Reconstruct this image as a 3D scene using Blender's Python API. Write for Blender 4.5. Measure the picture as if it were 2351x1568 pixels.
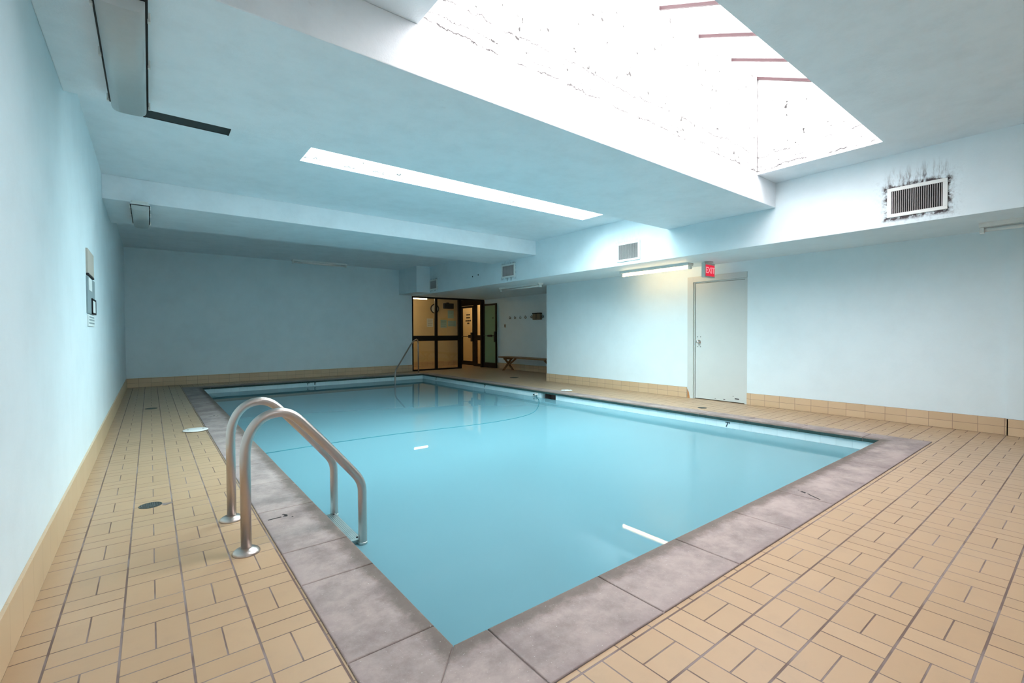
import bpy, bmesh, math, random
from mathutils import Vector, Matrix
random.seed(7)
for o in list(bpy.data.objects): bpy.data.objects.remove(o, do_unlink=True)
SC = bpy.context.scene
COL = SC.collection

# ------------------------------------------------------------------ camera, sky, exposure
yaw, pit, rol = -.6623, -.0184, .0042
ca, sa, cb, sb, cc, sc_ = math.cos(yaw), math.sin(yaw), math.cos(pit), math.sin(pit), math.cos(rol), math.sin(rol)
R = Matrix(((ca, -sa, 0), (sa, ca, 0), (0, 0, 1))) @ Matrix(((1, 0, 0), (0, cb, -sb), (0, sb, cb))) @ Matrix(((cc, 0, sc_), (0, 1, 0), (-sc_, 0, cc)))
cam = bpy.data.cameras.new('camera')
cam.sensor_width = 36; cam.sensor_fit = 'HORIZONTAL'; cam.lens = 1065.3 / 2351 * 36
cam.clip_start = .02
camo = bpy.data.objects.new('camera', cam); COL.objects.link(camo)
M = Matrix((( R[0][0], R[0][2], -R[0][1], 0), (R[1][0], R[1][2], -R[1][1], 0), (R[2][0], R[2][2], -R[2][1], 1.15), (0, 0, 0, 1)))
camo.matrix_world = M
SC.camera = camo

W = bpy.data.worlds.new('sky'); SC.world = W; W.use_nodes = True
bg = W.node_tree.nodes['Background']
bg.inputs[0].default_value = (1, .94, .94, 1); bg.inputs[1].default_value = 30.0
SC.view_settings.view_transform = 'Standard'; SC.view_settings.look = 'None'
SC.view_settings.gamma = 1; SC.view_settings.use_curve_mapping = False
SC.view_settings.exposure = 0.0

def portal(name, x0, x1, y0, z0, y1, z1):
    l = bpy.data.lights.new(name, 'AREA'); l.shape = 'RECTANGLE'
    L = math.hypot(y1 - y0, z1 - z0); l.size = x1 - x0; l.size_y = L
    l.cycles.is_portal = True
    o = bpy.data.objects.new(name, l); COL.objects.link(o)
    o.location = ((x0 + x1) / 2, (y0 + y1) / 2, (z0 + z1) / 2)
    o.rotation_euler = (math.atan2(z1 - z0, y1 - y0), 0, 0)
    return o

# ------------------------------------------------------------------ key numbers of the room (metres)
XL, XR, XA = -.42, 7.44, 8.95          # left wall, door wall, alcove wall
YB, YF, YC = -2.6, 12.95, 8.20         # back wall, far wall, alcove corner
ZC, ZS, XB = 3.03, 2.275, 6.27         # ceiling, soffit, bulkhead face
PX0, PX1, PY0, PY1 = .86, 6.04, 1.46, 11.86   # pool inner coping edge
ZW = -.128                             # water
YH = 14.6                              # hall back wall
SK = [(1.31, 5.76, 1.39, 2.60), (1.31, 5.72, 4.15, 5.41), (.10, 2.00, -2.40, -1.35)]  # last one is unseen, added to light the near wall and deck
SLOPE = math.tan(math.radians(25)); ZT = 4.185
for i, (x0, x1, y0, y1) in enumerate(SK):
    portal('daylight_portal', x0, x1, y0, ZT - .10 - (y1 - y0) * SLOPE, y1, ZT - .10)

# ------------------------------------------------------------------ materials
MATS = {}
def newmat(name):
    m = bpy.data.materials.new(name); m.use_nodes = True
    nt = m.node_tree; nt.nodes.clear()
    out = nt.nodes.new('ShaderNodeOutputMaterial')
    return m, nt, out
class NB:
    """tiny node-graph helper"""
    def __init__(s, nt): s.nt = nt
    def n(s, t, **kw):
        x = s.nt.nodes.new(t)
        for k, v in kw.items(): setattr(x, k, v)
        return x
    def link(s, a, b): s.nt.links.new(a, b)
    def m(s, op, a, b=None, c=None, clamp=False):
        x = s.nt.nodes.new('ShaderNodeMath'); x.operation = op; x.use_clamp = clamp
        for i, v in enumerate((a, b, c)):
            if v is None: continue
            if isinstance(v, (int, float)): x.inputs[i].default_value = v
            else: s.nt.links.new(v, x.inputs[i])
        return x.outputs[0]
    def ss(s, v, lo, hi):
        x = s.nt.nodes.new('ShaderNodeMapRange'); x.interpolation_type = 'SMOOTHSTEP'
        s.nt.links.new(v, x.inputs[0]); x.inputs[1].default_value = lo; x.inputs[2].default_value = hi
        return x.outputs[0]
    def mix(s, f, a, b):
        x = s.nt.nodes.new('ShaderNodeMix'); x.data_type = 'RGBA'
        if isinstance(f, (int, float)): x.inputs[0].default_value = f
        else: s.nt.links.new(f, x.inputs[0])
        for i, v in ((6, a), (7, b)):
            if isinstance(v, tuple): x.inputs[i].default_value = (*v, 1)
            else: s.nt.links.new(v, x.inputs[i])
        return x.outputs[2]
    def pos(s):
        g = s.nt.nodes.new('ShaderNodeNewGeometry'); sp = s.nt.nodes.new('ShaderNodeSeparateXYZ')
        s.nt.links.new(g.outputs['Position'], sp.inputs[0]); return g.outputs['Position'], sp.outputs
    def noise(s, vec, scale, detail=4, rough=.6, sx=1, sy=1, sz=1):
        if (sx, sy, sz) != (1, 1, 1):
            mp = s.nt.nodes.new('ShaderNodeMapping'); mp.inputs['Scale'].default_value = (sx, sy, sz)
            s.nt.links.new(vec, mp.inputs[0]); vec = mp.outputs[0]
        x = s.nt.nodes.new('ShaderNodeTexNoise'); x.inputs['Scale'].default_value = scale
        x.inputs['Detail'].default_value = detail; x.inputs['Roughness'].default_value = rough
        s.nt.links.new(vec, x.inputs['Vector']); return x.outputs['Fac']
    def bsdf(s, out, col, rough=.6, metal=0., bump=None, bstr=.2, bdist=.002, spec=.4):
        b = s.nt.nodes.new('ShaderNodeBsdfPrincipled')
        if isinstance(col, tuple): b.inputs['Base Color'].default_value = (*col, 1)
        else: s.nt.links.new(col, b.inputs['Base Color'])
        if isinstance(rough, (int, float)): b.inputs['Roughness'].default_value = rough
        else: s.nt.links.new(rough, b.inputs['Roughness'])
        b.inputs['Metallic'].default_value = metal
        b.inputs['Specular IOR Level'].default_value = spec
        if bump is not None:
            bp = s.nt.nodes.new('ShaderNodeBump'); bp.inputs['Strength'].default_value = bstr; bp.inputs['Distance'].default_value = bdist
            s.nt.links.new(bump, bp.inputs['Height']); s.nt.links.new(bp.outputs[0], b.inputs['Normal'])
        s.nt.links.new(b.outputs[0], out.inputs[0]); return b

def paint(name, col, dark=.93, scale=6, bump=.25, rough=.55, stains=None, cracks=False, speck=0.):
    m, nt, out = newmat(name); b = NB(nt)
    P, xyz = b.pos()
    n1 = b.noise(P, scale, 5, .65); n2 = b.noise(P, 90, 3)
    c = b.mix(b.ss(n1, .35, .75), col, tuple(v * dark for v in col))
    if speck:
        n3 = b.noise(P, 7.5, 8, .8)
        c = b.mix(b.m('MULTIPLY', b.ss(n3, .60, .74), speck), c, (.25, .25, .27))
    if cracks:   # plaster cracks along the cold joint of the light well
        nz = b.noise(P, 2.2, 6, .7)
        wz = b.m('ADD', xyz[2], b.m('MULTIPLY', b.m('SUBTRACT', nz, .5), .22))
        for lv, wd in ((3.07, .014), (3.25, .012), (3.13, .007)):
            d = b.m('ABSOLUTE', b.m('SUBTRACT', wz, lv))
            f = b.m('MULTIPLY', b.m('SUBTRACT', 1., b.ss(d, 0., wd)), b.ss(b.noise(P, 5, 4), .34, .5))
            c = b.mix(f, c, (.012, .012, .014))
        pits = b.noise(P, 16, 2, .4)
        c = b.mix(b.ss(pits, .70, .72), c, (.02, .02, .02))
        cd = b.m('SQRT', b.m('ADD', b.m('POWER', b.m('SUBTRACT', xyz[0], 5.76), 2.), b.m('POWER', b.m('SUBTRACT', xyz[1], 2.60), 2.)))  # shade of the well corner painted in as a dark streak
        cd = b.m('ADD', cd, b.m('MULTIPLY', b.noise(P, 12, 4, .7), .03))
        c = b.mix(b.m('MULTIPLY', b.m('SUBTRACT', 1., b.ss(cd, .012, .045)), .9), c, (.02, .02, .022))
    if stains:
        for (yc, zc, w, h, amt) in stains:
            ax = b.m('SUBTRACT', b.m('ABSOLUTE', b.m('SUBTRACT', xyz[1], yc)), w / 2)
            az = b.m('SUBTRACT', b.m('ABSOLUTE', b.m('SUBTRACT', xyz[2], zc)), h / 2)
            d = b.m('MAXIMUM', ax, az)
            st = b.noise(P, 9, 5, .75, 1, 4.5, .55)
            near = b.m('SUBTRACT', 1., b.ss(d, 0., .06))
            up = b.m('MULTIPLY', b.m('SUBTRACT', 1., b.ss(b.m('SUBTRACT', xyz[2], zc), h / 2, h / 2 + .26)), b.ss(xyz[2], zc + h / 2 - .02, zc + h / 2 + .005))
            up = b.m('MULTIPLY', up, b.m('SUBTRACT', 1., b.ss(ax, -.05, .05)))
            side = b.m('SUBTRACT', 1., b.ss(d, 0., .16))
            f = b.m('MULTIPLY', near, b.ss(b.noise(P, 11, 5, .7), .40, .62))
            f = b.m('ADD', f, b.m('MULTIPLY', b.m('MULTIPLY', up, b.ss(st, .44, .68)), .75))
            f = b.m('ADD', f, b.m('MULTIPLY', b.m('MULTIPLY', side, b.ss(b.noise(P, 30, 6, .8), .45, .75)), .28))
            f = b.m('MULTIPLY', f, b.m('LESS_THAN', b.m('ABSOLUTE', b.m('SUBTRACT', xyz[0], XB)), .004))
            c = b.mix(b.m('MULTIPLY', f, amt, clamp=True), c, (.06, .045, .05))
    h = b.m('ADD', b.m('MULTIPLY', n2, .4), b.noise(P, 14, 3))
    b.bsdf(out, c, rough, 0, h, bump, .004, .3)
    MATS[name] = m; return m

def plain(name, col, rough=.5, metal=0., spec=.4, var=.06, scale=20):
    m, nt, out = newmat(name); b = NB(nt); P, _ = b.pos()
    n = b.noise(P, scale, 4)
    c = b.mix(n, tuple(max(0, v * (1 - var)) for v in col), tuple(min(1, v * (1 + var)) for v in col))
    b.bsdf(out, c, rough, metal, None, spec=spec)
    MATS[name] = m; return m

def emit(name, col, s):
    m, nt, out = newmat(name)
    e = nt.nodes.new('ShaderNodeEmission'); e.inputs[0].default_value = (*col, 1); e.inputs[1].default_value = s
    nt.links.new(e.outputs[0], out.inputs[0]); MATS[name] = m; return m

def deck(name, x0, px, y0, py, par0, gx, gy):
    """basket-weave quarry tile, pairs of 100 x 200 tiles; par0 = parity whose tiles run long in Y"""
    m, nt, out = newmat(name); b = NB(nt); P, xyz = b.pos()
    wob = b.m('MULTIPLY', b.m('SUBTRACT', b.noise(P, 1.3, 3), .5), .003)
    u = b.m('DIVIDE', b.m('SUBTRACT', b.m('ADD', xyz[0], wob), x0), px)
    v = b.m('DIVIDE', b.m('SUBTRACT', b.m('ADD', xyz[1], wob), y0), py)
    i, j = b.m('FLOOR', u), b.m('FLOOR', v)
    fu, fv = b.m('SUBTRACT', u, i), b.m('SUBTRACT', v, j)
    par = b.m('FLOORED_MODULO', b.m('ADD', b.m('ADD', i, j), par0), 2.)       # 0 -> long in Y
    isY = b.m('LESS_THAN', par, .5); isX = b.m('SUBTRACT', 1., isY)
    du = b.m('MULTIPLY', b.m('MINIMUM', fu, b.m('SUBTRACT', 1., fu)), px)
    dv = b.m('MULTIPLY', b.m('MINIMUM', fv, b.m('SUBTRACT', 1., fv)), py)
    mu = b.m('MULTIPLY', b.m('ABSOLUTE', b.m('SUBTRACT', fu, .5)), px)
    mv = b.m('MULTIPLY', b.m('ABSOLUTE', b.m('SUBTRACT', fv, .5)), py)
    mu = b.m('ADD', mu, b.m('MULTIPLY', isX, 9.)); mv = b.m('ADD', mv, b.m('MULTIPLY', isY, 9.))
    d = b.m('MINIMUM', b.m('MINIMUM', b.m('SUBTRACT', du, gx - .003), b.m('SUBTRACT', dv, gy - .003)), b.m('MINIMUM', mu, mv))
    g = b.m('SUBTRACT', 1., b.ss(d, .0016, .0036))
    sub = b.m('ADD', b.m('MULTIPLY', isY, b.m('GREATER_THAN', fu, .5)), b.m('MULTIPLY', isX, b.m('GREATER_THAN', fv, .5)))
    cx = b.n('ShaderNodeCombineXYZ'); b.link(i, cx.inputs[0]); b.link(j, cx.inputs[1]); b.link(sub, cx.inputs[2])
    wn = b.n('ShaderNodeTexWhiteNoise'); wn.noise_dimensions = '3D'; b.link(cx.outputs[0], wn.inputs['Vector'])
    c = b.mix(wn.outputs['Value'], (.45, .302, .180), (.48, .327, .20))
    c = b.mix(b.m('MULTIPLY', b.ss(b.noise(P, 5, 6, .7), .45, .75), .22), c, (.31, .23, .16))
    gr = b.mix(b.ss(b.noise(P, 3.1, 3), .42, .62), (.15, .10, .085), (.25, .20, .19))
    c = b.mix(g, c, gr)
    h = b.m('ADD', b.m('SUBTRACT', 1., g), b.m('MULTIPLY', b.noise(P, 40, 3), .06))
    rg = b.m('ADD', .36, b.m('MULTIPLY', g, .4))
    b.bsdf(out, c, rg, 0, h, .55, .003, .35)
    MATS[name] = m; return m

def wall_tile(name, ax, p, z0, pz, o=0., c1=(.60, .43, .27), c2=(.66, .49, .32), grout=(.33, .22, .16), g=.0028):
    m, nt, out = newmat(name); b = NB(nt); P, xyz = b.pos()
    u = b.m('DIVIDE', b.m('SUBTRACT', xyz[ax], o), p); v = b.m('DIVIDE', b.m('SUBTRACT', xyz[2], z0), pz)
    i, j = b.m('FLOOR', u), b.m('FLOOR', v)
    fu, fv = b.m('SUBTRACT', u, i), b.m('SUBTRACT', v, j)
    du = b.m('MULTIPLY', b.m('MINIMUM', fu, b.m('SUBTRACT', 1., fu)), p)
    dv = b.m('MULTIPLY', b.m('MINIMUM', fv, b.m('SUBTRACT', 1., fv)), pz)
    gm = b.m('SUBTRACT', 1., b.ss(b.m('MINIMUM', du, dv), g * .5, g * 1.1))
    cx = b.n('ShaderNodeCombineXYZ'); b.link(i, cx.inputs[0]); b.link(j, cx.inputs[1])
    wn = b.n('ShaderNodeTexWhiteNoise'); wn.noise_dimensions = '3D'; b.link(cx.outputs[0], wn.inputs['Vector'])
    c = b.mix(wn.outputs['Value'], c1, c2)
    c = b.mix(gm, c, grout)
    b.bsdf(out, c, .35, 0, b.m('SUBTRACT', 1., gm), .5, .002, .4)
    MATS[name] = m; return m

def stone(name):
    m, nt, out = newmat(name); b = NB(nt); P, xyz = b.pos()
    n1 = b.noise(P, 3.2, 7, .72); n2 = b.noise(P, 60, 5, .7); n3 = b.noise(P, 9, 6, .7)
    c = b.mix(b.ss(n1, .36, .68), (.40, .325, .305), (.22, .175, .17))
    c = b.mix(b.m('MULTIPLY', b.ss(n3, .45, .7), .4), c, (.30, .25, .235))
    # algae and wear along the pool-side lip: distance from inner pool rectangle
    dx = b.m('MAXIMUM', b.m('SUBTRACT', PX0, xyz[0]), b.m('SUBTRACT', xyz[0], PX1))
    dy = b.m('MAXIMUM', b.m('SUBTRACT', PY0, xyz[1]), b.m('SUBTRACT', xyz[1], PY1))
    d = b.m('MAXIMUM', dx, dy)
    dn = b.m('ADD', d, b.m('MULTIPLY', b.m('SUBTRACT', b.noise(P, 7, 7, .8), .5), .16))
    f = b.m('SUBTRACT', 1., b.ss(dn, .03, .11))
    c = b.mix(b.m('MULTIPLY', f, .8), c, (.105, .082, .066))
    lip = b.m('SUBTRACT', 1., b.ss(dn, -.04, .012))
    c = b.mix(b.m('MULTIPLY', lip, .6), c, (.36, .29, .24))
    f2 = b.ss(b.m('SUBTRACT', dn, .0), .28, .36)
    c = b.mix(b.m('MULTIPLY', f2, .45), c, (.26, .2, .205))
    sp = b.ss(b.noise(P, 120, 2, .5), .70, .74)
    c = b.mix(b.m('MULTIPLY', sp, .5), c, (.72, .70, .68))
    # wet, green-black vertical nose under the lip
    nose = b.m('SUBTRACT', 1., b.ss(xyz[2], -.004, .005))
    c = b.mix(nose, c, b.mix(b.noise(P, 25, 4), (.008, .028, .028), (.035, .095, .09)))
    b.bsdf(out, c, .62, 0, b.m('ADD', n2, n3), .35, .003, .3)
    MATS[name] = m; return m

WALLC = (.765, .885, .93)
paint('wall_paint', WALLC, .95, 2.5)
paint('right_paint', WALLC, .96, 2.5)
paint('ceiling_paint', (.85, .905, .945), .93, 3.5, .5, speck=.12)
paint('bulkhead_paint', (.77, .875, .92), .95, 3, .4, stains=[(1.23, 2.518, .48, .305, 1.5), (4.893, 2.49, .47, .31, .25), (8.16, 2.52, .47, .30, .5), (11.59, 2.50, .42, .29, .55)])
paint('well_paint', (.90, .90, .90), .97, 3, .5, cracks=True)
paint('hall_paint', (.70, .56, .34), .95, 3)
plain('hall_ceiling', (.6, .55, .42), .7)
paint('door_paint', (.62, .66, .65), .97, 3, .12, .4)
deck('deck_left', -.1022, .2047, 2.126, .202, 0, .0042, .0028)
deck('deck_right', 1.7227, .1966, .667, .2045, 0, .0028, .0042)
wall_tile('base_y', 1, .2116, 0, .0925, 3.434)
wall_tile('base_x', 0, .2116, 0, .0925, -.42)
wall_tile('base_left', 1, .2116, 0, .21, .05, (.60, .44, .27), (.64, .48, .31), (.47, .34, .22), .002)
wall_tile('band_y', 1, .155, -.30, .155, 0, (.62, .80, .84), (.68, .84, .88), (.50, .66, .70), .002)
wall_tile('band_x', 0, .155, -.30, .155, 0, (.62, .80, .84), (.68, .84, .88), (.50, .66, .70), .002)
stone('coping_stone')
plain('pool_plaster', (.80, .84, .85), .7, var=.03)
plain('white_plastic', (.82, .82, .80), .4)
plain('white_enamel', (.78, .80, .78), .35)
plain('dirty_enamel', (.50, .46, .42), .5, var=.3, scale=60)
plain('black_metal', (.008, .006, .006), .5, 0, .3)
plain('bronze', (.009, .006, .005), .5, 0, .25)
plain('black_rubber', (.012, .012, .013), .6)
plain('dark_hatch', (.035, .042, .042), .85)
plain('ink', (.012, .012, .014), .7)
plain('tile_ink', (.02, .05, .07), .5)
plain('paper', (.72, .80, .80), .8)
plain('paper_blue', (.34, .60, .66), .8)
plain('tan_board', (.50, .46, .40), .7)
plain('slate_board', (.26, .34, .36), .6)
plain('bench_wood', (.20, .10, .04), .5, var=.35, scale=14)
plain('rust', (.45, .20, .07), .8, var=.4, scale=60)
plain('vent_slat', (.50, .46, .46), .5)
plain('mauve_bar', (.028, .006, .010), .5)
plain('drain_iron', (.07, .085, .08), .6, .3)
plain('drain_light', (.20, .16, .15), .7)
plain('chrome', (.75, .75, .75), .2, 1.)
plain('amber_plastic', (.20, .15, .10), .5)
plain('rope_dark', (.02, .16, .20), .7)
plain('exit_housing', (.60, .62, .58), .5)
emit('exit_red', (.80, .035, .07), 1.0)
emit('exit_letter', (1.0, .33, .38), 1.0)
emit('tube_lit', (1.0, .66, .34), 20.)
emit('hall_tube_lit', (1.0, .78, .48), 40.)

def brushed(name, col, rough):
    m, nt, out = newmat(name); b = NB(nt); P, _ = b.pos()
    n = b.noise(P, 9, 3, .5, 1, 1, .3)
    c = b.mix(b.ss(n, .4, .75), col, tuple(v * .9 for v in col))
    r = b.m('ADD', rough, b.m('MULTIPLY', n, .12))
    b.bsdf(out, c, r, 1.)
    MATS[name] = m
brushed('steel', (.54, .475, .44), .26)
brushed('steel_dull', (.42, .50, .50), .35)

def glass(name, tint, gl=.04, body=0., bodycol=(1, 1, 1), refl=1.):
    m, nt, out = newmat(name)
    t = nt.nodes.new('ShaderNodeBsdfTransparent'); t.inputs[0].default_value = (*tint, 1)
    g = nt.nodes.new('ShaderNodeBsdfGlossy'); g.inputs['Roughness'].default_value = gl
    lw = nt.nodes.new('ShaderNodeLayerWeight'); lw.inputs[0].default_value = .5; _b = NB(nt)
    class _F: outputs = [_b.m('ADD', .035, _b.m('MULTIPLY', .9, _b.m('POWER', lw.outputs['Facing'], 5.)))]
    fr = _F
    mx = nt.nodes.new('ShaderNodeMixShader')
    base = t.outputs[0]
    if body:
        d = nt.nodes.new('ShaderNodeBsdfDiffuse' if name == 'door_glass' else 'ShaderNodeBsdfTranslucent'); d.inputs[0].default_value = (*bodycol, 1)
        m2 = nt.nodes.new('ShaderNodeMixShader'); m2.inputs[0].default_value = body
        nt.links.new(base, m2.inputs[1]); nt.links.new(d.outputs[0], m2.inputs[2]); base = m2.outputs[0]
    nt.links.new(fr.outputs[0], mx.inputs[0]); nt.links.new(base, mx.inputs[1]); nt.links.new(g.outputs[0], mx.inputs[2])
    nt.links.new(mx.outputs[0], out.inputs[0]); MATS[name] = m; return m
glass('skylight_pane', (.40, .40, .40), .2, .12)
glass('cyan_pane', (.70, .95, .98), .2, .05)  # cyan tint added to colour the light reaching the far end
glass('hall_glass', (.92, .90, .84), .02)
glass('door_glass', (.66, .80, .68), .03, .40, (.40, .62, .45))
plain('lens_plastic', (.50, .54, .54), .3)

m, nt, out = newmat('water'); b = NB(nt); P, _ = b.pos()
bp = b.n('ShaderNodeBump'); bp.inputs['Strength'].default_value = .02; bp.inputs['Distance'].default_value = .01
b.link(b.noise(P, 1.2, 2, .4), bp.inputs['Height'])
df = b.n('ShaderNodeBsdfDiffuse'); df.inputs[0].default_value = (.215, .455, .535, 1)
tr = b.n('ShaderNodeBsdfTransparent'); tr.inputs[0].default_value = (.97, .99, 1, 1)
mx = b.n('ShaderNodeMixShader'); mx.inputs[0].default_value = .34
b.link(df.outputs[0], mx.inputs[1]); b.link(tr.outputs[0], mx.inputs[2])
gs = b.n('ShaderNodeBsdfGlossy'); gs.inputs['Roughness'].default_value = .008; b.link(bp.outputs[0], gs.inputs['Normal'])
fr = b.n('ShaderNodeFresnel'); fr.inputs[0].default_value = 1.27; b.link(bp.outputs[0], fr.inputs['Normal'])
m3 = b.n('ShaderNodeMixShader'); b.link(fr.outputs[0], m3.inputs[0]); b.link(mx.outputs[0], m3.inputs[1]); b.link(gs.outputs[0], m3.inputs[2])
b.link(m3.outputs[0], out.inputs[0]); MATS['water'] = m
va = b.n('ShaderNodeVolumeAbsorption'); va.inputs['Color'].default_value = (.0, .80, .84, 1); va.inputs['Density'].default_value = .36
b.link(va.outputs[0], out.inputs[1])

# ------------------------------------------------------------------ mesh helpers
def bx(bm, x0, x1, y0, y1, z0, z1, bev=0., mi=0):
    nb = bmesh.new()
    bmesh.ops.create_cube(nb, size=1)
    for v in nb.verts:
        v.co = Vector(((x0 + x1) / 2 + v.co.x * (x1 - x0), (y0 + y1) / 2 + v.co.y * (y1 - y0), (z0 + z1) / 2 + v.co.z * (z1 - z0)))
    if bev: bmesh.ops.bevel(nb, geom=nb.edges[:], offset=bev, segments=2, affect='EDGES', profile=.6)
    merge(bm, nb, mi)
def merge(bm, nb, mi=0):
    mp = {v: bm.verts.new(v.co) for v in nb.verts}
    for f in nb.faces:
        g = bm.faces.new([mp[v] for v in f.verts]); g.material_index = mi; g.smooth = f.smooth
    nb.free()
def BM(): return bmesh.new()
def obox(x0, x1, y0, y1, z0, z1, bev=0.):
    bm = BM(); bx(bm, x0, x1, y0, y1, z0, z1, bev); return bm
def tube(bm, pts, r, seg=20, caps=True, mi=0):
    pts = [Vector(p) for p in pts]; rings = []
    T0 = (pts[1] - pts[0]).normalized()
    up = Vector((0, 1, 0)) if abs(T0.y) < .8 else Vector((1, 0, 0))
    N = (up - T0 * up.dot(T0)).normalized()
    for i, p in enumerate(pts):
        a = pts[max(i - 1, 0)]; c = pts[min(i + 1, len(pts) - 1)]
        T = (c - a).normalized(); N = (N - T * N.dot(T)).normalized(); B = T.cross(N)
        rr = r[i] if isinstance(r, (list, tuple)) else r
        rings.append([bm.verts.new(p + (N * math.cos(t) + B * math.sin(t)) * rr) for t in [2 * math.pi * k / seg for k in range(seg)]])
    for a, c in zip(rings, rings[1:]):
        for k in range(seg):
            f = bm.faces.new((a[k], a[(k + 1) % seg], c[(k + 1) % seg], c[k])); f.smooth = True; f.material_index = mi
    if caps:
        bm.faces.new(rings[0][::-1]).material_index = mi; bm.faces.new(rings[-1]).material_index = mi
def lathe(bm, prof, c, seg=32, axis='Z', mi=0):
    """prof = [(radius, height)], revolved about axis through c"""
    rings = []
    for r, h in prof:
        ring = []
        for k in range(seg):
            t = 2 * math.pi * k / seg; a, d = r * math.cos(t), r * math.sin(t)
            off = {'Z': (a, d, h), 'X': (h, a, d), 'Y': (a, h, d)}[axis]
            ring.append(bm.verts.new(Vector(c) + Vector(off)))
        rings.append(ring)
    for a, d in zip(rings, rings[1:]):
        for k in range(seg):
            f = bm.faces.new((a[k], a[(k + 1) % seg], d[(k + 1) % seg], d[k])); f.smooth = True; f.material_index = mi
    bm.faces.new(rings[0][::-1]).material_index = mi; bm.faces.new(rings[-1]).material_index = mi
def prism(bm, poly, a0, a1, axis, mi=0):
    """poly in the plane across axis, extruded from a0 to a1"""
    def P(p, a): return Vector({'X': (a, p[0], p[1]), 'Y': (p[0], a, p[1]), 'Z': (p[0], p[1], a)}[axis])
    A = [bm.verts.new(P(p, a0)) for p in poly]; Bv = [bm.verts.new(P(p, a1)) for p in poly]
    n = len(poly)
    for k in range(n): bm.faces.new((A[k], A[(k + 1) % n], Bv[(k + 1) % n], Bv[k])).material_index = mi
    bm.faces.new(A[::-1]).material_index = mi; bm.faces.new(Bv).material_index = mi
def bez(pts, rad, seg=10):
    """polyline with rounded corners"""
    pts = [Vector(p) for p in pts]; out = [pts[0]]
    for i in range(1, len(pts) - 1):
        p = pts[i]; a = (pts[i - 1] - p); c = (pts[i + 1] - p)
        r = rad[i - 1] if isinstance(rad, (list, tuple)) else rad
        la, lc = min(r, a.length * .49 if i > 1 else a.length), min(r, c.length * .49 if i < len(pts) - 2 else c.length)
        s = p + a.normalized() * la; e = p + c.normalized() * lc
        for k in range(seg + 1):
            t = k / seg; out.append(s * (1 - t) ** 2 + p * 2 * t * (1 - t) + e * t * t)
    out.append(pts[-1]); return out

def obj(name, bm, mats, parent=None, label=None):
    bmesh.ops.recalc_face_normals(bm, faces=bm.faces[:])
    me = bpy.data.meshes.new(name); bm.to_mesh(me); bm.free()
    for mm in (mats if isinstance(mats, (list, tuple)) else [mats]): me.materials.append(MATS[mm])
    o = bpy.data.objects.new(name, me); COL.objects.link(o)
    if parent is not None:
        o.parent = parent
        rt = parent
        off = Vector((0, 0, 0))
        while rt is not None: off += rt.location; rt = rt.parent
        o.location = -off                       # mesh built in world coordinates (things are never rotated)
    if label: o['label'] = label
    return o
def split_obj(name, bm, mats, parent=None, label=None):
    """link every loose piece of bm as an object of its own"""
    seen = set(); out = []
    for v0 in list(bm.verts):
        if v0 in seen: continue
        st = [v0]; comp = {v0}
        while st:
            v = st.pop()
            for e in v.link_edges:
                w_ = e.other_vert(v)
                if w_ not in comp: comp.add(w_); st.append(w_)
        seen |= comp; nb = BM(); mp = {v: nb.verts.new(v.co) for v in comp}
        for f in bm.faces:
            if f.verts[0] in comp:
                g = nb.faces.new([mp[v] for v in f.verts]); g.smooth = f.smooth; g.material_index = f.material_index
        out.append(obj(name, nb, mats, parent, label))
    bm.free(); return out
def thing(name, label, cat, loc=(0, 0, 0), group=None):
    o = bpy.data.objects.new(name, None); COL.objects.link(o); o.location = loc; o.empty_display_size = .05
    o['label'] = label; o['category'] = cat
    if group: o['group'] = group
    return o
def tag(o, label, cat, group=None, kind=None):
    o['label'] = label; o['category'] = cat
    if group: o['group'] = group
    if kind: o['kind'] = kind
    return o
def struct(name, bm, mats, label=None, cat=None):
    o = obj(name, bm, mats); o['kind'] = 'structure'
    if label: o['label'] = label
    if cat: o['category'] = cat
    return o
def sroot(name, loc, label, cat):
    o = bpy.data.objects.new(name, None); COL.objects.link(o); o.location = loc; o.empty_display_size = .05
    o['kind'] = 'structure'; o['label'] = label; o['category'] = cat; return o
def text_mesh(txt, size, mat4, depth=.002, bold=0.):
    cu = bpy.data.curves.new('t', 'FONT'); cu.body = txt; cu.size = size; cu.extrude = depth; cu.offset = bold
    cu.align_x = 'CENTER'; cu.align_y = 'CENTER'; cu.resolution_u = 3
    o = bpy.data.objects.new('t', cu); COL.objects.link(o)
    dg = bpy.context.evaluated_depsgraph_get(); me = bpy.data.meshes.new_from_object(o.evaluated_get(dg))
    bm = BM(); bm.from_mesh(me); bm.transform(mat4)
    bpy.data.objects.remove(o); bpy.data.meshes.remove(me); bpy.data.curves.remove(cu)
    return bm
def frame_mat(origin, right, up):
    r = Vector(right).normalized(); u = Vector(up).normalized(); n = r.cross(u)
    return Matrix(((r.x, u.x, n.x, origin[0]), (r.y, u.y, n.y, origin[1]), (r.z, u.z, n.z, origin[2]), (0, 0, 0, 1)))

# ------------------------------------------------------------------ floor
bm = BM()
def quad(bm, x0, x1, y0, y1, z, mi):
    f = bm.faces.new([bm.verts.new(p) for p in ((x0, y0, z), (x1, y0, z), (x1, y1, z), (x0, y1, z))]); f.material_index = mi
XO0, XO1, YO0, YO1 = .523, 6.36, 1.10, 12.20      # outer edge of the coping
quad(bm, XL, XO0, YB, YF, 0, 0)
quad(bm, XO0, XO1, YB, YO0, 0, 1)
quad(bm, XO0, XO1, YO1, YF, 0, 1)
quad(bm, XO1, XA, YB, YF, 0, 1)
fl = struct('floor', bm, ['deck_left', 'deck_right'], 'beige basket-weave tiled pool deck', 'floor')
bm = BM()
bx(bm, 5.4, 10.8, YF, YH + .1, -.1, 0.0)
struct('floor', bm, 'deck_right', 'pale tiled floor of the lit hall behind the glass screen', 'floor')

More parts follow.
